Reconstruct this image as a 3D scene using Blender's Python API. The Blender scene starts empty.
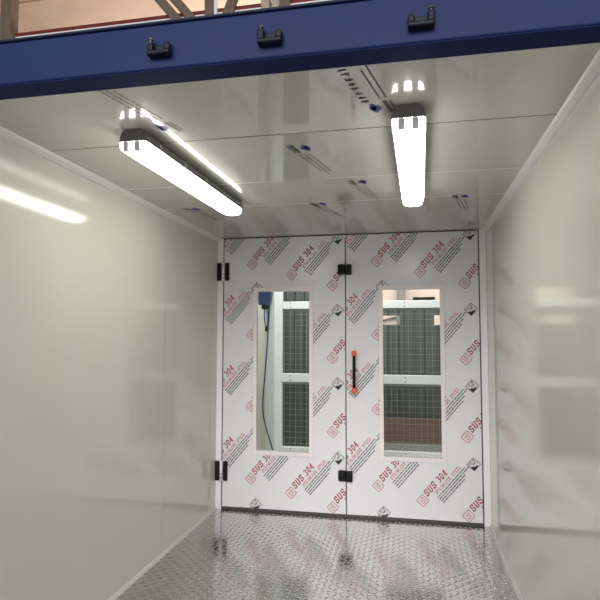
import bpy, bmesh, math, random
from mathutils import Vector, Matrix
random.seed(7)
C = bpy.context.scene.collection

# ------------------------------------------------------------------ camera (solved from the photograph's perspective)
F, YAW, PITCH, ROLL = 550.17, 0.2002, 0.0647, 0.0015
CAM = Vector((1.5906, -4.3624, 1.3862))
fw = Vector((-math.sin(YAW)*math.cos(PITCH), math.cos(YAW)*math.cos(PITCH), math.sin(PITCH)))
r0 = Vector((math.cos(YAW), math.sin(YAW), 0)); u0 = r0.cross(fw)
ri = math.cos(ROLL)*r0 + math.sin(ROLL)*u0; up = -math.sin(ROLL)*r0 + math.cos(ROLL)*u0
def at(x, y, Y):                     # photo point -> place at depth Y
    d = fw + ri*((x-300)/F) + up*((300-y)/F)
    return CAM + d*((Y-CAM.y)/d.y)
cd = bpy.data.cameras.new('camera'); cam = bpy.data.objects.new('camera', cd); C.objects.link(cam)
cd.sensor_width = 36; cd.lens = F/600*36; cd.clip_start = .05; cd.clip_end = 200
m = Matrix((ri, up, -fw)).transposed().to_4x4(); m.translation = CAM
cam.matrix_world = m
bpy.context.scene.camera = cam

# ------------------------------------------------------------------ materials
def mat(name, col, rough=.5, metal=0, spec=.5, noise=0, nscale=20, bump=0, bscale=60, emit=0, ecol=None, coat=0, nstretch=(1,1,1)):
    M = bpy.data.materials.new(name); M.use_nodes = True
    nt = M.node_tree; b = nt.nodes['Principled BSDF']
    b.inputs['Base Color'].default_value = (*col, 1); b.inputs['Roughness'].default_value = rough
    b.inputs['Metallic'].default_value = metal; b.inputs['Specular IOR Level'].default_value = spec
    b.inputs['Coat Weight'].default_value = coat; b.inputs['Coat Roughness'].default_value = .03
    if emit:
        b.inputs['Emission Color'].default_value = (*(ecol or col), 1); b.inputs['Emission Strength'].default_value = emit
    tc = nt.nodes.new('ShaderNodeTexCoord'); mp = nt.nodes.new('ShaderNodeMapping')
    mp.inputs['Scale'].default_value = nstretch
    nt.links.new(tc.outputs['Object'], mp.inputs['Vector'])
    if noise:
        n = nt.nodes.new('ShaderNodeTexNoise'); n.inputs['Scale'].default_value = nscale; n.inputs['Detail'].default_value = 4
        nt.links.new(mp.outputs[0], n.inputs['Vector'])
        mx = nt.nodes.new('ShaderNodeMix'); mx.data_type = 'RGBA'
        mx.inputs[6].default_value = (*[c*(1-noise) for c in col], 1); mx.inputs[7].default_value = (*[min(1, c*(1+noise)) for c in col], 1)
        nt.links.new(n.outputs[0], mx.inputs[0]); nt.links.new(mx.outputs[2], b.inputs['Base Color'])
    if bump:
        n2 = nt.nodes.new('ShaderNodeTexNoise'); n2.inputs['Scale'].default_value = bscale; n2.inputs['Detail'].default_value = 3
        nt.links.new(mp.outputs[0], n2.inputs['Vector'])
        bp = nt.nodes.new('ShaderNodeBump'); bp.inputs['Strength'].default_value = bump; bp.inputs['Distance'].default_value = .01
        nt.links.new(n2.outputs[0], bp.inputs['Height']); nt.links.new(bp.outputs[0], b.inputs['Normal'])
    return M

M = {}
M['film']   = mat('white_protective_film', (.77,.77,.80), .22, noise=.03, nscale=3, bump=.06, bscale=9)
M['red']    = mat('red_film_print', (.56,.040,.065), .4, noise=.2, nscale=90)
M['inkgrey']= mat('grey_film_print', (.13,.13,.145), .4, noise=.4, nscale=120)
M['ink']    = mat('black_film_print', (.03,.03,.035), .4, noise=.2)
M['pale']   = mat('pale_grey_film_print', (.66,.66,.67), .4, noise=.2, nscale=150)
M['bluemark']=mat('navy_film_print', (.03,.035,.22), .4, noise=.2)
M['frame']  = mat('pinkish_white_painted_frame', (.84,.79,.78), .35, noise=.03)
M['white']  = mat('white_painted_metal', (.88,.88,.88), .35, noise=.03, nscale=5)
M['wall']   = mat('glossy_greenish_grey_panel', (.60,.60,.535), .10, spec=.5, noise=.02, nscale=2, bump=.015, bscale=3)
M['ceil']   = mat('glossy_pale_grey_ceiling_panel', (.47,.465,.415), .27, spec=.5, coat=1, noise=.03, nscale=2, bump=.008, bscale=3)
M['joint']  = mat('dark_panel_joint', (.06,.06,.055), .6, noise=.1)
M['lightjoint'] = mat('pale_panel_joint', (.60,.60,.56), .3, noise=.05)
M['wallseam'] = mat('soft_wall_seam', (.46,.46,.41), .3, noise=.05)
M['cove']   = mat('pale_grey_cove_strip', (.66,.66,.63), .35, noise=.03)
M['basecove'] = mat('grey_cove_strip', (.58,.58,.55), .35, noise=.03)
M['alu']    = mat('aluminium_tread_plate', (.60,.595,.585), .12, metal=1, noise=.16, nscale=9, bump=.05, bscale=70)
M['aluedge']= mat('aluminium_lug', (.72,.715,.70), .17, metal=1, noise=.1, nscale=60)
M['dark']   = mat('dark_seal_and_gap_strip', (.03,.03,.028), .6, noise=.1)
M['sill']   = mat('dull_dark_sill', (.055,.055,.052), .5, noise=.2)
M['black']  = mat('black_plastic', (.010,.010,.010), .5, spec=.2, noise=.15)
M['orange'] = mat('orange_plastic', (.80,.12,.05), .4, noise=.06)
M['steel']  = mat('brushed_steel', (.88,.88,.87), .3, metal=.1, noise=.06)
M['blue']   = mat('blue_painted_steel', (.007,.0205,.082), .5, spec=.18, noise=.10, nscale=8, bump=.04, bscale=30)
M['navy']   = mat('dark_navy_flange_paint', (.009,.014,.04), .5, spec=.2, noise=.1)  # dark navy of the beam's top flange
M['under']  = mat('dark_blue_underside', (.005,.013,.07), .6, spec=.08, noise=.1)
M['bracket']= mat('oily_black_bracket', (.006,.008,.016), .45, spec=.2, noise=.3, nscale=80)
M['bolt']   = mat('worn_bolt_steel', (.10,.10,.13), .4, metal=.6, noise=.3, nscale=90)
M['housing']= mat('grey_light_housing', (.17,.17,.165), .45, noise=.05)
M['clip']   = mat('grey_plastic_clip', (.35,.35,.34), .4, noise=.05)
M['tube']   = mat('grey_tube_end', (.42,.42,.42), .4, noise=.05, emit=.12, ecol=(1,1,.97))
M['glow']   = mat('lit_white_diffuser', (.9,.9,.88), .3, noise=.02, emit=12, ecol=(1,.99,.91))
M['wire']   = mat('pale_wire', (.42,.44,.41), .4, metal=.2, noise=.1)
M['cream']  = mat('cream_wall_paint', (.66,.66,.56), .5, noise=.04)
M['rail']   = mat('white_rail_paint', (.84,.86,.85), .4, noise=.04, nscale=6)
M['column'] = mat('pale_grey_column_paint', (.64,.67,.635), .45, noise=.05)
M['lip']    = mat('shaded_rail_lip', (.30,.32,.30), .5, noise=.1)  # shade below the rails, put into the lip's darker grey
M['sheet']  = mat('dark_grey_green_sheet', (.10,.11,.098), .6, noise=.3, nscale=5)
M['plank']  = mat('reddish_brown_boards', (.20,.120,.088), .6, noise=.4, nscale=6, nstretch=(.4,1,9))
M['reel']   = mat('royal_blue_plastic', (.009,.032,.10), .4, noise=.05)
M['hose']   = mat('dark_blue_rubber_hose', (.02,.035,.13), .45, noise=.05)
M['concrete']=mat('grey_concrete', (.36,.35,.33), .75, noise=.25, nscale=3, bump=.15, bscale=40)
M['deck']   = mat('warm_pink_roof_boards', (.70,.53,.41), .7, noise=.22, nscale=2.5, bump=.1, bscale=12)
M['timber'] = mat('weathered_brown_timber', (.155,.115,.085), .75, noise=.45, nscale=5, nstretch=(6,6,.7), bump=.3, bscale=18)
M['paletimber'] = mat('pale_planed_timber', (.42,.36,.31), .7, noise=.3, nscale=6, nstretch=(6,6,.7))
M['greytimber'] = mat('grey_weathered_timber', (.27,.255,.24), .75, noise=.3, nscale=6, nstretch=(6,6,.7))
M['redsteel'] = mat('red_oxide_steel', (.16,.022,.018), .5, noise=.2)
M['backwall'] = mat('pinkish_plaster', (.80,.68,.61), .8, noise=.12, nscale=1.6)
def glass():
    g = bpy.data.materials.new('clear_window_glass'); g.use_nodes = True; nt = g.node_tree
    nt.nodes.remove(nt.nodes['Principled BSDF'])
    t = nt.nodes.new('ShaderNodeBsdfTransparent'); t.inputs[0].default_value = (.90,.925,.91,1)
    gl = nt.nodes.new('ShaderNodeBsdfGlossy'); gl.inputs['Roughness'].default_value = .02
    fr = nt.nodes.new('ShaderNodeFresnel'); fr.inputs[0].default_value = 1.28
    mx = nt.nodes.new('ShaderNodeMixShader')
    nt.links.new(fr.outputs[0], mx.inputs[0]); nt.links.new(t.outputs[0], mx.inputs[1]); nt.links.new(gl.outputs[0], mx.inputs[2])
    nt.links.new(mx.outputs[0], nt.nodes['Material Output'].inputs[0]); return g
M['glass'] = glass()

# ------------------------------------------------------------------ mesh helpers
class MB:
    def __init__(s): s.v=[]; s.f=[]; s.mi=[]; s.mats=[]; s.sm=[]
    def k(s, m):
        if m not in s.mats: s.mats.append(m)
        return s.mats.index(m)
    def add(s, vs, fs, m, smooth=False):
        n=len(s.v); s.v += [tuple(v) for v in vs]; i=s.k(m)
        for f in fs: s.f.append([n+a for a in f]); s.mi.append(i); s.sm.append(smooth)
    def bm(s, b, m, smooth=False, mtx=None):
        b.verts.index_update()
        s.add([(mtx @ v.co if mtx else v.co) for v in b.verts], [[v.index for v in f.verts] for f in b.faces], m, smooth); b.free()
    def box(s, x0,x1,y0,y1,z0,z1, m, bev=0, seg=2, mtx=None):
        b = bmesh.new(); bmesh.ops.create_cube(b, size=1)
        for v in b.verts: v.co = Vector(((x0+x1)/2+v.co.x*(x1-x0), (y0+y1)/2+v.co.y*(y1-y0), (z0+z1)/2+v.co.z*(z1-z0)))
        if bev: bmesh.ops.bevel(b, geom=b.edges[:], offset=bev, segments=seg, profile=.5, affect='EDGES')
        s.bm(b, m, False, mtx)
    def cyl(s, a, c, r, m, n=14, r2=None, smooth=True):
        a=Vector(a); c=Vector(c); d=(c-a); q=d.to_track_quat('Z','Y').to_matrix().to_4x4(); q.translation=(a+c)/2
        b=bmesh.new(); bmesh.ops.create_cone(b, cap_ends=True, segments=n, radius1=r, radius2=r if r2 is None else r2, depth=d.length)
        s.bm(b, m, smooth, q)
    def bar(s, a, c, w, h, m, bev=0):        # rectangular beam between two points
        a=Vector(a); c=Vector(c); d=c-a; q=d.to_track_quat('Z','Y').to_matrix().to_4x4(); q.translation=(a+c)/2
        L=d.length; s.box(-w/2,w/2,-h/2,h/2,-L/2,L/2, m, bev, 1, q)
    def tube(s, pts, r, m, n=8):
        pts=[Vector(p) for p in pts]; rings=[]
        for i,p in enumerate(pts):
            t=(pts[min(i+1,len(pts)-1)]-pts[max(i-1,0)]).normalized(); x=t.cross(Vector((0,1,0.01))).normalized(); y=t.cross(x)
            rings.append([p+r*(math.cos(2*math.pi*k/n)*x+math.sin(2*math.pi*k/n)*y) for k in range(n)])
        vs=[v for g in rings for v in g]; fs=[[i*n+k,i*n+(k+1)%n,(i+1)*n+(k+1)%n,(i+1)*n+k] for i in range(len(pts)-1) for k in range(n)]
        fs += [list(range(n))[::-1], [(len(pts)-1)*n+k for k in range(n)]]
        s.add(vs, fs, m, True)
    def prism(s, prof, y0, y1, m, smooth=False):   # x,z profile pushed along Y
        n=len(prof); vs=[(x,y0,z) for x,z in prof]+[(x,y1,z) for x,z in prof]
        s.add(vs, [[i,(i+1)%n,n+(i+1)%n,n+i] for i in range(n)]+[list(range(n))[::-1], list(range(n,2*n))], m, smooth)
    def build(s, name, parent=None, loc=(0,0,0)):
        me=bpy.data.meshes.new(name); me.from_pydata(s.v,[],s.f)
        for m in s.mats: me.materials.append(m)
        for p,i,q in zip(me.polygons,s.mi,s.sm): p.material_index=i; p.use_smooth=q
        b=bmesh.new(); b.from_mesh(me); bmesh.ops.recalc_face_normals(b, faces=b.faces[:]); b.to_mesh(me); b.free()
        me.update()
        o=bpy.data.objects.new(name, me); C.objects.link(o); o.location=loc
        if parent: o.parent=parent
        return o
def tag(o, label, cat, group=None, kind=None):
    o['label']=label; o['category']=cat
    if group: o['group']=group
    if kind: o['kind']=kind
    return o
def thing(name, label, cat, loc=(0,0,0), group=None, kind=None):
    o=bpy.data.objects.new(name, None); C.objects.link(o); o.location=loc; o.empty_display_size=.1
    return tag(o, label, cat, group, kind)
def smoothpath(pts, k=6):
    out=[]; P=[Vector(p) for p in pts]
    for i in range(len(P)-1):
        a,b,c,d=P[max(i-1,0)],P[i],P[i+1],P[min(i+2,len(P)-1)]
        for j in range(k):
            t=j/k; out.append(.5*((2*b)+(c-a)*t+(2*a-5*b+4*c-d)*t*t+(3*b-a-3*c+d)*t**3))
    return out+[P[-1]]

# ------------------------------------------------------------------ sizes of the booth
H=2.2; XL=.054; SEAM0=.054+1.022; W=1.022; XR=XL+2*W; ROOM=XR+.054; FRONT=-2.85; FL=-.025

# ------------------------------------------------------------------ floor : diamond tread plate, every lug raised
b=MB(); b.box(-.05,ROOM+.05,FRONT,.05,FL-.04,FL,M['alu'])
p=.0365; L=.0195; wd=.0052; hh=.0024
j=0; y=FRONT+.03
while y < -.012:
    i=0; x=.03
    while x < ROOM-.02:
        a=math.radians(45 if (i+j)%2 else -45); ca,sa=math.cos(a),math.sin(a)
        vs=[]; N=6
        for k in range(N):
            t=-1+2*k/(N-1); hw=wd*math.sqrt(max(0,1-t*t))+.0008; hz=hh*(1-abs(t)**3)
            for w_,z_ in ((-hw,0),(-hw*.35,hz),(hw*.35,hz),(hw,0)):
                vs.append((x+ca*t*L-sa*w_, y+sa*t*L+ca*w_, FL+.0002+z_))
        fs=[[k*4+q,k*4+q+1,(k+1)*4+q+1,(k+1)*4+q] for k in range(N-1) for q in range(3)]
        b.add(vs,fs,M['aluedge'],True)
        x+=p; i+=1
    y+=p; j+=1
tag(b.build('floor'),'shiny aluminium tread plate floor with raised diamond lugs','floor',kind='structure')

# ------------------------------------------------------------------ side walls, coves, corner posts
b=MB(); b.box(-.05,0,FRONT+.1,.05,FL,H,M['wall']); b.box(0,.0006,-.985,-.979,FL+.03,H-.03,M['wallseam'])
tag(b.build('wall_left'),'glossy greenish grey panel wall on the left of the booth','wall',kind='structure')
b=MB(); b.box(ROOM,ROOM+.05,FRONT+.1,.05,FL,H,M['wall'])
tag(b.build('wall_right'),'glossy greenish grey panel wall right of the double doors','wall',kind='structure')
b=MB(); b.prism([(0,H),(.03,H),(.026,H-.010),(.010,H-.026),(0,H-.03)],FRONT+.1,0,M['cove'])
tag(b.build('trim_1'),'pale cove strip where left wall meets ceiling','trim',kind='structure')
b=MB(); b.prism([(0,FL),(.018,FL),(.015,FL+.008),(.008,FL+.017),(0,FL+.02)],FRONT+.1,0,M['basecove'])
tag(b.build('baseboard_left'),'pale cove strip along the foot of the left wall','baseboard',kind='structure')
b=MB(); b.prism([(ROOM,FL),(ROOM-.018,FL),(ROOM-.015,FL+.008),(ROOM-.008,FL+.017),(ROOM,FL+.02)],FRONT+.1,0,M['basecove'])
tag(b.build('baseboard_right'),'pale cove strip along the foot of the right wall','baseboard',kind='structure')
b=MB(); b.prism([(ROOM,H),(ROOM-.03,H),(ROOM-.026,H-.010),(ROOM-.010,H-.026),(ROOM,H-.03)],FRONT+.1,0,M['cove'])
tag(b.build('trim_2'),'pale cove strip where right wall meets ceiling','trim',kind='structure')
b=MB(); b.box(.0,XL-.005,.0,.06,FL,H,M['white'],.003)
tag(b.build('trim_3'),'white corner post carrying the hinges of the left door','door frame',kind='structure')
b=MB(); b.box(XR+.005,ROOM,.0,.06,FL,H,M['white'],.003)
tag(b.build('trim_4'),'white corner post right of the right door','door frame',kind='structure')
b=MB(); b.box(XL-.005,XR+.005,.012,.05,FL,-.002,M['sill'])
tag(b.build('trim_5'),'dark sill in the gap under the double doors','door sill',kind='structure')
b=MB(); b.box(XL-.005,XR+.005,.010,.05,H-.005,H,M['dark'])
b.box(SEAM0-.03,SEAM0+.03,.047,.055,0,H-.01,M['dark']); b.box(XL-.0052,XL+.0048,.004,.045,0,H-.006,M['dark']); b.box(XR-.0048,XR+.0052,.004,.045,0,H-.006,M['dark'])  # strips added behind the door gaps to stop light leaking and keep them dark
tag(b.build('trim_6'),'thin dark seal above the double doors, with dark strips added behind their gaps','door seal',kind='structure')

# ------------------------------------------------------------------ lettering on the film, drawn with thick and thin strokes
def arc(cx,cy,rx,ry,a0,a1,n=9): return [(cx+rx*math.cos(math.radians(a0+(a1-a0)*i/n)), cy+ry*math.sin(math.radians(a0+(a1-a0)*i/n))) for i in range(n+1)]
GL={
 'S':[arc(.5,.75,.36,.25,35,270)+arc(.5,.26,.38,.26,90,-145)[1:], [(.84,.74),(.84,1.0)], [(.14,.0),(.14,.27)]],
 'U':[[(.16,1),(.16,.30)]+arc(.5,.28,.34,.28,180,360)+[(.84,1)], [(.0,1),(.34,1)], [(.68,1),(1,1)]],
 '3':[arc(.48,.75,.34,.25,150,-80)+arc(.48,.26,.40,.26,85,-150)],
 '0':[arc(.5,.5,.36,.5,0,360,16)],
 '4':[[(.95,.28),(.05,.28),(.66,1),(.66,0)], [(.44,0),(.88,0)]],
 'T':[[(.5,0),(.5,1)],[(.05,.8),(.05,1),(.95,1),(.95,.8)],[(.3,0),(.7,0)]],
 'A':[[(.08,0),(.48,1),(.90,0)],[(.22,.36),(.76,.36)],[(-.02,0),(.22,0)],[(.72,0),(1.02,0)]],
 'I':[[(.5,0),(.5,1)],[(.25,0),(.75,0)],[(.25,1),(.75,1)]],
 'N':[[(.15,0),(.15,1),(.85,0),(.85,1)],[(0,0),(.3,0)],[(.7,1),(1,1)]],
 'L':[[(.22,1),(.22,0),(.9,0),(.9,.25)],[(.05,1),(.42,1)]],
 'E':[[(.9,.78),(.9,1),(.2,1),(.2,0),(.92,0),(.92,.24)],[(.2,.52),(.65,.52)]],
}
def stroke(pts, tf, thick, thin, sc, out):
    # thick on vertical runs, thin on horizontal ones
    for a,c in zip(pts[:-1],pts[1:]):
        dx,dy=(c[0]-a[0]),(c[1]-a[1]); l=math.hypot(dx,dy) or 1e-6; hw=(thin+(thick-thin)*abs(dy)/l)/2
        nx,ny=-dy/l*hw,dx/l*hw; ex,ey=dx/l*hw*.35,dy/l*hw*.35
        q=[(a[0]+nx-ex,a[1]+ny-ey),(c[0]+nx+ex,c[1]+ny+ey),(c[0]-nx+ex,c[1]-ny+ey),(a[0]-nx-ex,a[1]-ny-ey)]
        out.append([tf(*v) for v in q])
def letters(txt, s0, s1, tc, h, out, shear=.14, thick=.24, thin=.10):
    n=len(txt); adv=(s1-s0)/n; gw=adv*.76
    for i,ch in enumerate(txt):
        if ch==' ': continue
        for g in GL[ch]:
            stroke(g, lambda x,y,i=i:(s0+i*adv+x*gw+shear*(y-.5)*h, tc+(y-.5)*h), thick, thin, h, out)
def bars(s0,s1,tc,th,out,rnd,wmin=.010,wmax=.04,gap=.004):
    s=s0
    while s<s1-.004:
        e=min(s1,s+rnd.uniform(wmin,wmax)); out.append([(s,tc-th/2),(e,tc-th/2),(e,tc+th/2),(s,tc+th/2)]); s=e+gap
def film_motif(rnd):                 # in the print's own frame, s along the writing
    red=[]; grey=[]; ink=[]; pale=[]
    r=.033                            # rounded red emblem box
    ring=[]
    for cx,cy,a in ((r-.008,r-.008,0),(-r+.008,r-.008,90),(-r+.008,-r+.008,180),(r-.008,-r+.008,270)):
        ring += [(cx+.008*math.cos(math.radians(a+k*30)), cy+.008*math.sin(math.radians(a+k*30))) for k in range(4)]
    ring.append(ring[0]); stroke(ring, lambda x,y:(x,y), .0046,.0046,1,red)
    for o in (-.0115,.0115):          # two hooked figures inside it
        g=[(.0105,.016),(-.009,.016),(-.009,.003),(.008,.003),(.008,-.015),(-.0105,-.015)]
        stroke([(y*.95,-(x+o)) for x,y in [(px*.9,py) for px,py in g]], lambda x,y:(x,y), .0038,.0038,1,red)
    letters('SUS', .050,.170,.016,.046,red,thick=.29,thin=.11)
    letters('304', .188,.290,.016,.046,red,thick=.29,thin=.11)
    letters('STAINLESS STEEL', .108,.385,-.036,.024,red,thick=.24,thin=.12)
    for t,e in ((-.066,.402),(-.084,.425),(-.102,.37),(-.120,.335)): bars(.092,e,t,.0085,grey,rnd)
    cs,ct,q=.463,-.099,.035           # square handling mark
    stroke([(cs-q,ct-q),(cs+q,ct-q),(cs+q,ct+q),(cs-q,ct+q),(cs-q,ct-q)], lambda x,y:(x,y), .0045,.0045,1,grey)
    pale.append([(cs-q,ct-q),(cs+q,ct-q),(cs+q,ct+q),(cs-q,ct+q)])
    ink.append([(cs-q*.95,ct-q*.95),(cs-q*.95,ct+q*.05),(cs-q*.35,ct-q*.25),(cs-q*.3,ct-q*.95)])
    ink.append([(cs-q*.92,ct-q*.92),(cs+q*.35,ct-q*.92),(cs+q*.35,ct-q*.60),(cs-q*.4,ct-q*.45)])
    stroke([(cs-.2*q,ct+.1*q),(cs+.3*q,ct+.0*q),(cs+.55*q,ct+.35*q)], lambda x,y:(x,y), .006,.006,1,ink)
    stroke([(cs+.45*q,ct+.62*q),(cs+.75*q,ct+.72*q)], lambda x,y:(x,y), .010,.010,1,red)
    stroke([(cs-.6*q,ct+.5*q),(cs-.05*q,ct+.75*q)], lambda x,y:(x,y), .006,.006,1,grey)
    return [(M['pale'],pale,.0),(M['red'],red,.0004),(M['inkgrey'],grey,.0004),(M['ink'],ink,.0006)]
ang=math.radians(49.5); es=(math.cos(ang),math.sin(ang)); en=(-math.sin(ang),math.cos(ang))
def film_print(b, ox, x0,x1,z0,z1, hx0,hx1,hz0,hz1, y, seed):
    rnd=random.Random(seed); bs={}
    for c in range(-2,5):
        for k in range(-3,6):
            bx,bz=ox+.302-XL+.334*c, .232-.0925*c+.581*k
            if c>=0 and (bz<-.5 or bz>2.4): continue
            for mm,qs,dy in film_motif(rnd):
                bmm=bs.setdefault((mm,dy),bmesh.new())
                for q in qs:
                    pts=[(bx+s*es[0]+t*en[0], bz+s*es[1]+t*en[1]) for s,t in q]
                    if max(p_[0] for p_ in pts)<x0 or min(p_[0] for p_ in pts)>x1 or max(p_[1] for p_ in pts)<z0 or min(p_[1] for p_ in pts)>z1: continue
                    bmm.faces.new([bmm.verts.new((u,y-dy,v)) for u,v in pts])
    for (mm,dy),bmm in bs.items():
        def cut(co,no,clear):
            bmesh.ops.bisect_plane(bmm, geom=bmm.verts[:]+bmm.edges[:]+bmm.faces[:], plane_co=co, plane_no=no, clear_outer=clear)
        cut((x0,0,0),(-1,0,0),True); cut((x1,0,0),(1,0,0),True); cut((0,0,z0),(0,0,-1),True); cut((0,0,z1),(0,0,1),True)
        for co,no in (((hx0,0,0),(1,0,0)),((hx1,0,0),(1,0,0)),((0,0,hz0),(0,0,1)),((0,0,hz1),(0,0,1))): cut(co,no,False)
        kill=[f for f in bmm.faces if hx0<f.calc_center_median().x<hx1 and hz0<f.calc_center_median().z<hz1]
        bmesh.ops.delete(bmm, geom=kill, context='FACES')
        b.bm(bmm, mm)

# ------------------------------------------------------------------ the two door leaves
WZ0,WZ1=.428,1.779
def ringplate(b,x0,x1,z0,z1,hx0,hx1,hz0,hz1,y0,y1,m):
    o=[(x0,z0),(x1,z0),(x1,z1),(x0,z1)]; h=[(hx0,hz0),(hx1,hz0),(hx1,hz1),(hx0,hz1)]
    vs=[(x,y0,z) for x,z in o]+[(x,y0,z) for x,z in h]+[(x,y1,z) for x,z in o]+[(x,y1,z) for x,z in h]
    fs=[]
    for i in range(4):
        k=(i+1)%4
        fs+=[[i,k,4+k,4+i],[8+i,8+k,12+k,12+i],[i,k,8+k,8+i],[4+i,4+k,12+k,12+i]]
    b.add(vs,fs,m)
def make_door(n, x0, label):
    x1=x0+W; cx=(x0+x1)/2; a0,a1=x0+.0045,x1-.0045
    hx0,hx1,hz0,hz1=cx-.221,cx+.221,WZ0+.028,WZ1-.028
    b=MB(); ringplate(b,a0,a1,0,H-.008,hx0,hx1,hz0,hz1,0,.045,M['film'])
    film_print(b,x0,a0+.001,a1-.001,.001,H-.010,hx0-.02,hx1+.02,hz0-.02,hz1+.02,-.0010,n)
    d=tag(b.build('door_%d'%n),label,'door',kind='structure')
    b=MB()
    fx0,fx1=cx-.248,cx+.248
    ringplate(b,fx0,fx1,WZ0,WZ1,hx0,hx1,hz0,hz1,-.010,-.0025,M['frame'])
    ringplate(b,hx0-.004,hx1+.004,hz0-.004,hz1+.004,hx0+.003,hx1-.003,hz0+.003,hz1-.003,-.0125,.03,M['frame'])
    b.build('window_frame',d)
    b=MB(); b.box(hx0+.004,hx1-.004,.018,.022,hz0+.004,hz1-.004,M['glass'])
    o=b.build('window_pane',d); o['label']='clear glass pane'
    return d
d1=make_door(1,XL,'left door leaf in white printed film with black hinges on its left edge')
d2=make_door(2,XL+W,'right door leaf in white printed film carrying the black handle with orange ends')
SEAM=XL+W
# hinges of the left leaf (black caps either side of a steel barrel)
def hinge(z):
    zc=(z[0]+z[1])/2
    b=MB(); b.cyl((XL-.001,-.014,z[0]),(XL-.001,-.014,z[1]),.0115,M['steel'])
    for q in (.36,.18): b.cyl((XL-.001,-.014,z[0]+(z[1]-z[0])*q-.002),(XL-.001,-.014,z[0]+(z[1]-z[0])*q+.002),.0122,M['joint'])
    h=b.build('hinge',d1); h['label']='steel hinge barrel between two black caps'
    for s in (-1,1):
        b=MB(); c=XL-.001+s*.0345; b.box(c-.0185,c+.0185,-.019,-.0016,z[0]+.002,z[1]-.002,M['black'],.005)
        o=b.build('hinge_cap',h); o['label']='black hinge cap'
hinge((1.840,1.994)); hinge((.205,.365))
# latches across the seam: a body on the right leaf, a keeper on the left one
for z0,z1 in ((1.870,1.953),(.254,.336)):
    b=MB(); b.box(SEAM+.001,SEAM+.050,-.034,-.0016,z0,z1,M['black'],.005); b.box(SEAM+.010,SEAM+.042,-.038,-.034,z0+.012,z1-.012,M['black'],.0015)
    o=b.build('latch',d2); o['label']='black latch body'
    b=MB(); b.box(SEAM-.060,SEAM-.001,-.036,-.0016,z0+.002,z1+.003,M['black'],.012,3); b.cyl((SEAM-.03,-.040,(z0+z1)/2),(SEAM-.03,-.035,(z0+z1)/2),.016,M['black'])
    o=b.build('latch_keeper',d1); o['label']='black latch keeper'
# handle on the right leaf
hx=1.1455
b=MB(); b.cyl((hx,-.045,.975),(hx,-.045,1.235),.0115,M['black'],16)
for k in range(9):
    z=.99+k*.028; b.cyl((hx,-.045,z),(hx,-.045,z+.012),.0122,M['black'],16)
hnd=b.build('handle',d2); hnd['label']='black bar handle'
for z0,z1 in ((1.228,1.268),(.940,.980)):
    b=MB(); zc=(z0+z1)/2
    b.box(hx-.019,hx+.019,-.062,-.028,z0,z1,M['orange'],.009,3); b.cyl((hx,-.03,zc),(hx,-.0018,zc),.015,M['orange'],16)
    o=b.build('handle_end',hnd); o['label']='orange end mount'

# ------------------------------------------------------------------ ceiling with joints and printed film
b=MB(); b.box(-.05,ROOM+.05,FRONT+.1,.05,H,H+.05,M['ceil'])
b.box(0,ROOM,-2.243,-2.238,H-.0006,H,M['joint'])
for yy in (-1.585,-1.085): b.box(0,ROOM,yy-.0025,yy+.0025,H-.0006,H,M['lightjoint'])
def ceil_print(px,py,deg,big,seed):
    rnd=random.Random(seed); a=math.radians(deg); e=(math.cos(a),math.sin(a)); n=(-math.sin(a),math.cos(a))
    def put(qs,m,dz=.0008):
        for q in qs: b.add([(px+s*e[0]-t*n[0],py+s*e[1]-t*n[1],H-dz) for s,t in q],[list(range(len(q)))],m)
    put([arc(o,q,.022,.0115,0,360,14)[:-1] for o,q in ((-.019,.005),(.019,.005),(0,.012),(0,-.009))],M['bluemark'])      # four-lobed blue emblem
    blk=[]; bars(-.055,.05,-.044,.016,blk,rnd,.006,.014,.003); bars(-.05,.045,-.062,.010,blk,rnd,.006,.014,.003); put(blk,M['ink'])
    gr=[]
    for t,s1 in (((-.034,.30),(-.056,.36)) if big else ((-.012,.36),(-.034,.40),(-.056,.34))): bars(.075,s1,t,.0065,gr,rnd,.006,.02,.004)
    put(gr,M['ink'])
    if big:                          # a row of larger blocky characters leads up to the emblem
        bl=[]
        for k in range(9):
            s0=.055+k*.036
            for q in range(4):
                v=rnd.random()<.55; c=rnd.uniform(.1,.9)
                g=[(c,.05),(c+rnd.uniform(-.2,.2),.95)] if v else [(.05,c),(.95,c+rnd.uniform(-.15,.15))]
                stroke(g, lambda x,y:(s0+x*.024,.006+y*.028), .17,.13,1,bl)
        put(bl,M['ink'])
ceil_print(1.474,-2.426,-102,True,1)
ceil_print(1.145,-2.062,78,False,2); ceil_print(1.341,-1.483,78,False,3); ceil_print(1.055,-1.045,76,False,4)
ceil_print(.640,-2.40,-102,False,5); ceil_print(.232,-1.06,78,False,6); ceil_print(1.90,-1.07,78,False,7)
tag(b.build('ceiling'),'glossy pale grey ceiling panels with film print and two lamps','ceiling',kind='structure')

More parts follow.
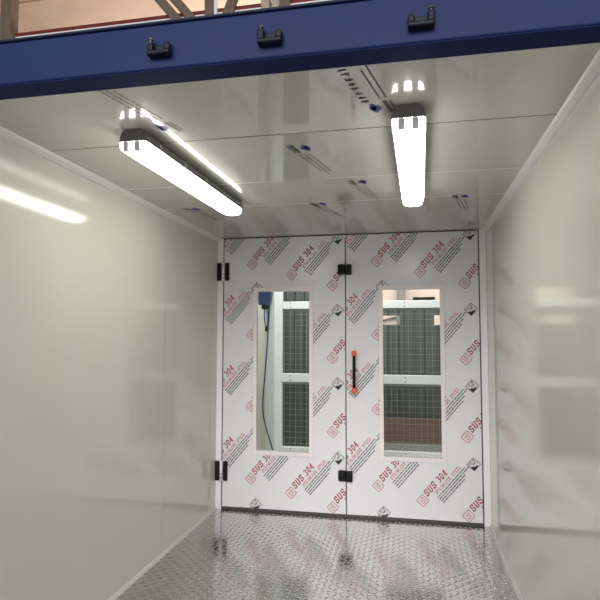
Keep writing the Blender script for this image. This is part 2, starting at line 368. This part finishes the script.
# ------------------------------------------------------------------ tri-proof tube lights under the ceiling
def make_light(label, loc, rz):
    t=thing('ceiling_light',label,'light',loc,'ceiling tube lights'); t.rotation_euler=(0,0,rz)
    LH=.625
    def loft(secs,m,name,smooth=True):
        b=MB(); n=len(secs[0][1]); vs=[]; fs=[]
        for y,pr in secs: vs+=[(x,y,z) for x,z in pr]
        for i in range(len(secs)-1):
            for k in range(n): fs.append([i*n+k,i*n+(k+1)%n,(i+1)*n+(k+1)%n,(i+1)*n+k])
        fs+=[list(range(n))[::-1],[(len(secs)-1)*n+k for k in range(n)]]
        b.add(vs,fs,m,smooth); return b.build(name,t)
    def hp(s,q=1): return [(-.040*s,-.0005),(-.054*s,-.012),(-.0625*s,-.040*q),(-.0625*s,-.048*q),(.0625*s,-.048*q),(.0625*s,-.040*q),(.054*s,-.012),(.040*s,-.0005)]
    loft([(-LH,hp(.80)),(-LH+.012,hp(.97)),(-LH+.03,hp(1)),(LH-.03,hp(1)),(LH-.012,hp(.97)),(LH,hp(.80))],M['housing'],'housing',False)
    def dp(s,q=1):
        pr=[(-.059*s,-.0482)]
        for k in range(9):
            a=math.pi+math.pi*k/8; pr.append((.056*s*math.copysign(abs(math.cos(a))**.6,math.cos(a)),-.056-.033*q*abs(math.sin(a))**.7))
        return pr+[(.059*s,-.0482)]
    loft([(-LH+.004,dp(.92,.85)),(-LH+.012,dp(.98,.97)),(-LH+.04,dp(1)),(LH-.09,dp(1)),(LH-.035,dp(.94,.85)),(LH-.012,dp(.78,.55)),(LH-.004,dp(.60,.2))],M['glow'],'diffuser')
    for s in (-1,1):
        b=MB(); b.box(s*.0245-.0125,s*.0245+.0125,-LH-.002,-LH+.0125,-.0885,-.0485,M['tube'],.006,3)
        o=b.build('tube_end',t); o['label']='grey tube end'
    for y in (-.50,-.25,0,.25,.50):
        for s in (-1,1):
            b=MB(); b.box(s*.0635-.002,s*.0635+.002,y-.009,y+.009,-.048,-.024,M['clip'],.0015,1); b.build('clip',t)
    return t
make_light('lit white tube light on the ceiling beside the left wall',(.522,-1.785,H),math.radians(-.8))
make_light('lit white tube light on the ceiling above the right door',(1.597,-1.815,H),math.radians(-.9))

# ------------------------------------------------------------------ blue steel lintel across the open front
t=MB(); t.box(-.30,ROOM+.30,FRONT,FRONT+.098,H-.001,H+.139,M['blue'],.005,2)
beam=tag(t.build('blue_beam'),'blue painted steel beam across the open front, dark clamps on its face','beam')
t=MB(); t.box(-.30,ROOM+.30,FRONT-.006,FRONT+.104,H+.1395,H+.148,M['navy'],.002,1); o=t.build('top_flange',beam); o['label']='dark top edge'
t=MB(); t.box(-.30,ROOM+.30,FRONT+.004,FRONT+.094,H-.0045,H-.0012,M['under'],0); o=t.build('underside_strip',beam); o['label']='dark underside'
for i,bx in enumerate((.850,1.196,1.626)):
    z=H+.058
    t=MB(); t.box(bx-.036,bx+.036,FRONT-.030,FRONT-.0005,z-.026,z-.014,M['bracket'],.003)
    t.box(bx-.036,bx+.036,FRONT-.006,FRONT-.0005,z-.026,z+.012,M['bracket'],.002)
    k=t.build('clamp',beam); k['label']='dark clamp bracket'
    for s in (-1,1):
        tall=(i==1 and s<0) or (i==2 and s>0)
        t=MB(); t.box(bx+s*.027-.010,bx+s*.027+.010,FRONT-.026,FRONT-.0062,z-.0145,z+(.018 if tall else .010),M['bracket'],.005)
        t.build('lug',k)
    s=1 if i==2 else -1
    t=MB(); t.cyl((bx+s*.027,FRONT-.018,z+.006),(bx+s*.027,FRONT-.018,z+.030),.006,M['bolt'],10); t.cyl((bx+s*.027,FRONT-.018,z+.022),(bx+s*.027,FRONT-.018,z+.027),.009,M['bolt'],6,smooth=False)
    t.build('bolt',k)

# ------------------------------------------------------------------ behind the doors: white frame with wire grid, sheets, hose reel
FY=.80
fr=thing('grid_frame','white frame holding a wire grid, behind both door windows','frame',(1.15,FY,FL))
def fpart(name,x0,x1,z0,z1,dy=.02):
    b=MB(); b.box(x0-1.15,x1-1.15,-dy,dy,z0-FL,z1-FL,M['rail'],.004)
    if name=='rail':
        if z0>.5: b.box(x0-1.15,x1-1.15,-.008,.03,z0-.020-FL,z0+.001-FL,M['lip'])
        for xx in (x0+.08,(x0+x1)/2-.03,(x0+x1)/2+.37,x1-.08):
            for zz in (z0+.02,z1-.02): b.cyl((xx-1.15,-dy-.002,zz-FL),(xx-1.15,-dy+.002,zz-FL),.006,M['joint'],8)
    return b.build(name,fr)
fpart('post',.298,.374,FL,2.15); fpart('post',1.94,2.02,FL,2.15)
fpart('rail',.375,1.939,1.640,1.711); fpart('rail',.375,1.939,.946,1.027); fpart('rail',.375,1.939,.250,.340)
for z0,z1 in ((1.028,1.618),(.341,.924)):
    b=MB(); x=.395
    while x<1.93: b.box(x-1.15-.0009,x-1.15+.0009,-.002,.002,z0-FL,z1-FL,M['wire']); x+=.053
    z=z0+.03
    while z<z1: b.box(.376-1.15,1.938-1.15,-.005,-.0022,z-.0010-FL,z+.0010-FL,M['wire']); z+=.053
    b.build('wire_grid',fr)
def corr(name,label,spans,Y):
    b=MB()
    for x0,x1,z0,z1 in spans:
        n=max(4,int((x1-x0)/.0125)); vs=[]
        for k in range(n+1):
            d=(0,0,0,.012,.02,.02,.012,0)[k%8]; x=x0+(x1-x0)*k/n
            vs+=[(x,Y+d,z0),(x,Y+d,z1)]
        b.add(vs,[[2*k,2*k+1,2*k+3,2*k+2] for k in range(n)],M['sheet'])
    return tag(b.build(name),label,'sheet')
YS=1.25
def X_(px,Y=YS): return at(px,300,Y).x
def Z_(px,py,Y=YS): return at(px,py,Y).z
corr('corrugated_sheet','tall dark ribbed sheet behind the grid, seen through the left window',[(.12,1.20,FL,2.15)],YS)
xa,xb,xc=X_(399.5),X_(434),2.12
corr('corrugated_sheet','dark ribbed sheet with open gaps behind the grid in the right window',
     [(1.22,xa,FL,Z_(390,324.5)),(1.22,xa,Z_(390,315.5),1.668),(xa,xb,FL,1.668),(xb,xc,FL,Z_(438,325)),(xb,xc,Z_(438,315),1.668)],YS+.03)
b=MB(); zt=Z_(412,418.2,1.20); z=zt
zb=Z_(412,443,1.20)
for k in range(4): b.box(1.22,2.12,1.18,1.24,zb+(zt-zb)*k/4+.002,zb+(zt-zb)*(k+1)/4-.002,M['plank'],.004)
tag(b.build('wooden_boarding'),'reddish brown boards low behind the grid in the right window','boards')
b=MB(); b.box(1.22,2.12,1.12,1.245,FL,zb-.002,M['concrete'],.006)
tag(b.build('concrete_kerb'),'grey concrete kerb under the brown boards','kerb')
b=MB(); b.box(-.30,.196,1.30,1.36,FL,2.4,M['cream']); tag(b.build('wall_back'),'cream wall strip seen at left through the left window','wall',kind='structure')
b=MB(); b.box(at(265.3,350,.76).x,at(274.3,350,.76).x,.76,.86,FL,2.4,M['column'],.004); tag(b.build('trim_7'),'pale column beside the white grid frame','column',kind='structure')
# blue hose reel with its hanging air hose
RY=.70
pr=at(263,300,RY)
hr=thing('hose_reel','blue air hose reel hung on the wall at top of left window','hose reel',(at(263,300,RY).x,RY,0))
def loc(px,py,Y=RY): v=at(px,py,Y); return Vector((v.x-hr.location.x,v.y-hr.location.y,v.z))
a=loc(254,305); c=loc(272,285)
b=MB(); zt=2.02
b.prism([(a.x-.05,a.z),(loc(270.3,305).x,a.z),(c.x,a.z+.10),(c.x,zt),(a.x-.05,zt)],-.035,.035,M['reel']); b.build('reel_housing',hr)
b=MB(); b.box(loc(268,300).x,loc(268,300).x+.03,.034,.058,1.86,1.90,M['steel'],.004); b.build('wall_arm',hr)
b=MB(); p0=loc(265.5,307); b.box(p0.x-.035,p0.x+.035,-.03,.03,p0.z-.022,p0.z+.018,M['black'],.010,3); b.build('hose_guide',hr)
b=MB(); b.tube(smoothpath([loc(264.6,309),loc(264.2,315),loc(264.9,322),loc(266,326)]),.0055,M['hose']); b.tube(smoothpath([loc(267.6,309),loc(268,316),loc(267.5,326)]),.0055,M['hose']); b.build('hose_loop',hr)
b=MB(); p1=loc(266.6,326); p2=loc(266.8,331.5); b.cyl(p1,p2,.017,M['black'],12); b.build('hose_fitting',hr)
b=MB(); hp_=[(269.6,304),(268.7,320),(267.2,345),(265.2,372),(263.2,395),(262.7,406),(263.8,418),(267.5,433),(271,444),(274.5,455)]
pts=[loc(px,py,RY-.10) for px,py in hp_]; e=pts[-1]; pts+=[Vector((e.x+.10,e.y,FL+.12)),Vector((e.x+.22,e.y-.02,FL+.010)),Vector((e.x+.5,e.y-.05,FL+.010))]
b.tube(smoothpath(pts),.0065,M['hose']); o=b.build('air_hose',hr); o['label']='long dark blue hose hanging in a bow'

# ------------------------------------------------------------------ the building around the booth
b=MB(); b.box(-12,14,-16,10,-.30,-.12,M['concrete']); b.box(-.30,2.45,.051,1.62,-.12,FL,M['concrete'],.004); b.box(-.05,ROOM+.05,FRONT,.05,-.12,FL-.041,M['concrete']); tag(b.build('ground'),'grey concrete ground around the booth','ground',kind='structure')
b=MB(); b.box(-9,11,5.6,5.8,-.12,6.0,M['backwall']); tag(b.build('wall_far'),'pale pinkish wall of the building far behind the booth','wall',kind='structure')
RZ=5.35
b=MB()
y=.55
while y<5.6: b.box(-9,11,y,min(y+.62,5.6),RZ,RZ+.04,M['deck'],.012,1); y+=.63
tag(b.build('roof_deck'),'warm pinkish boarded roof high above the blue beam','roof',kind='structure')
def line(px0,py0,px1,py1,Y): return at(px0,py0,Y),at(px1,py1,Y)
TY=1.05
tr=thing('roof_truss','weathered brown timber truss crossing above the blue beam','truss',(0,0,0))
for nm,(x0,y0,x1,y1),w,m in (('brace',(114,-52,181,24),.150,M['timber']),('brace',(131,-52,196,24),.115,M['timber']),('post',(209.5,-60,209.5,24),.075,M['timber']),
                        ('brace',(252,-52,224,24),.080,M['timber']),('post',(266,-60,266,24),.085,M['paletimber']),('brace',(322,-60,345,14),.10,M['timber']),('brace',(306,-60,281,14),.06,M['timber']),('post',(276,-60,276,14),.05,M['paletimber'])):
    a,c=line(x0,y0,x1,y1,TY); a=a+(c-a)*max(0,(RZ-.01-a.z)/(c.z-a.z)); b=MB(); b.bar(a,c,w,.09,m,.006); o=b.build(nm,tr)
    if m is M['paletimber']: o['label']='pale planed post'
b=MB(); a,c=line(214.6,-60,214.6,24,TY+.02); a=a+(c-a)*max(0,(RZ-.01-a.z)/(c.z-a.z)); b.bar(a,c,.022,.06,M['white']); o=b.build('post_highlight',tr); o['label']='white highlight along the post, drawn as a strip'  # bright highlight on the post's right side, painted as a white bar
b=MB(); p_=at(262,22,TY); b.bar((-3.2,TY+.02,p_.z-.42),(4.5,TY+.02,p_.z-.42),.12,.14,M['timber'],.01); b.build('bottom_chord',tr)
for xx in (-3.0,4.3):
    b=MB(); b.box(xx-.07,xx+.07,TY-.05,TY+.09,-.12,RZ-.005,M['timber'],.008); b.build('column',tr)
PY=1.145; z_=at(131,25.5,PY).z
b=MB(); b.box(-3.2,4.5,PY-.05,PY+.05,z_,z_+.045,M['redsteel'],.006); pu=b.build('purlin',tr); pu['label']='dark red steel purlin bolted to the truss'
b=MB(); b.box(-3.2,4.5,PY-.05,PY,z_-.07,z_,M['white'],.004); o=b.build('edge_strip',pu); o['label']='white strip along the lower edge'
a=at(401,300,5.3); b=MB(); b.box(a.x-.075,a.x+.075,5.3,5.44,-.12,RZ,M['greytimber'],.01)
tag(b.build('timber_column'),'grey timber column standing behind, seen above the rail in the right window','column')
a=at(413,297.6,5.5); c=at(435,297.6,5.5); b=MB(); b.box(a.x,c.x,5.5,5.6,a.z-.035,a.z+.008,M['black'],.006); tag(b.build('dark_bar'),'dark bar above the white rail in the right window','bar')
a=at(380,321,5.583); c=at(402,316.5,5.583); b=MB(); b.bar(Vector((a.x-1.2,5.583,a.z-.25)),Vector((c.x+.9,5.583,c.z+.19)),.03,.03,M['timber']); tag(b.build('slanting_brace'),'thin dark brown brace slanting in the gap of the right window','brace')

# ------------------------------------------------------------------ light
def area(name,loc,tgt,sx,sy,power,col):
    l=bpy.data.lights.new(name,'AREA'); l.shape='RECTANGLE'; l.size=sx; l.size_y=sy; l.energy=power; l.color=col
    o=bpy.data.objects.new(name,l); C.objects.link(o); o.location=loc
    o.rotation_euler=(Vector(tgt)-Vector(loc)).to_track_quat('-Z','Y').to_euler(); return o
area('daylight_opening',(1.2,-10.5,4.8),(1.0,0,.4),10,3.2,860,(1,.955,.97))
area('roof_fill',(.5,3.2,3.4),(.3,2.6,5.4),4,2.5,150,(1,.93,.86))  # unseen fill, added to brighten the roof deck from below
area('far_wall_fill',(1.3,3.6,4.8),(1.2,5.5,2.0),4,1.2,190,(1,.95,.92))  # added fill with no visible source, lights the far wall
area('rear_fill',(1.0,.22,2.95),(1.0,.85,1.2),2.0,.3,58,(1,1,.97))  # added fill above the back chamber, brightens the white grid frame
w=bpy.data.worlds.new('world'); bpy.context.scene.world=w; w.use_nodes=True
bg=w.node_tree.nodes['Background']; bg.inputs[0].default_value=(.93,.95,1,1); bg.inputs[1].default_value=.25
sc=bpy.context.scene; sc.view_settings.view_transform='Standard'; sc.view_settings.look='None'; sc.view_settings.exposure=0
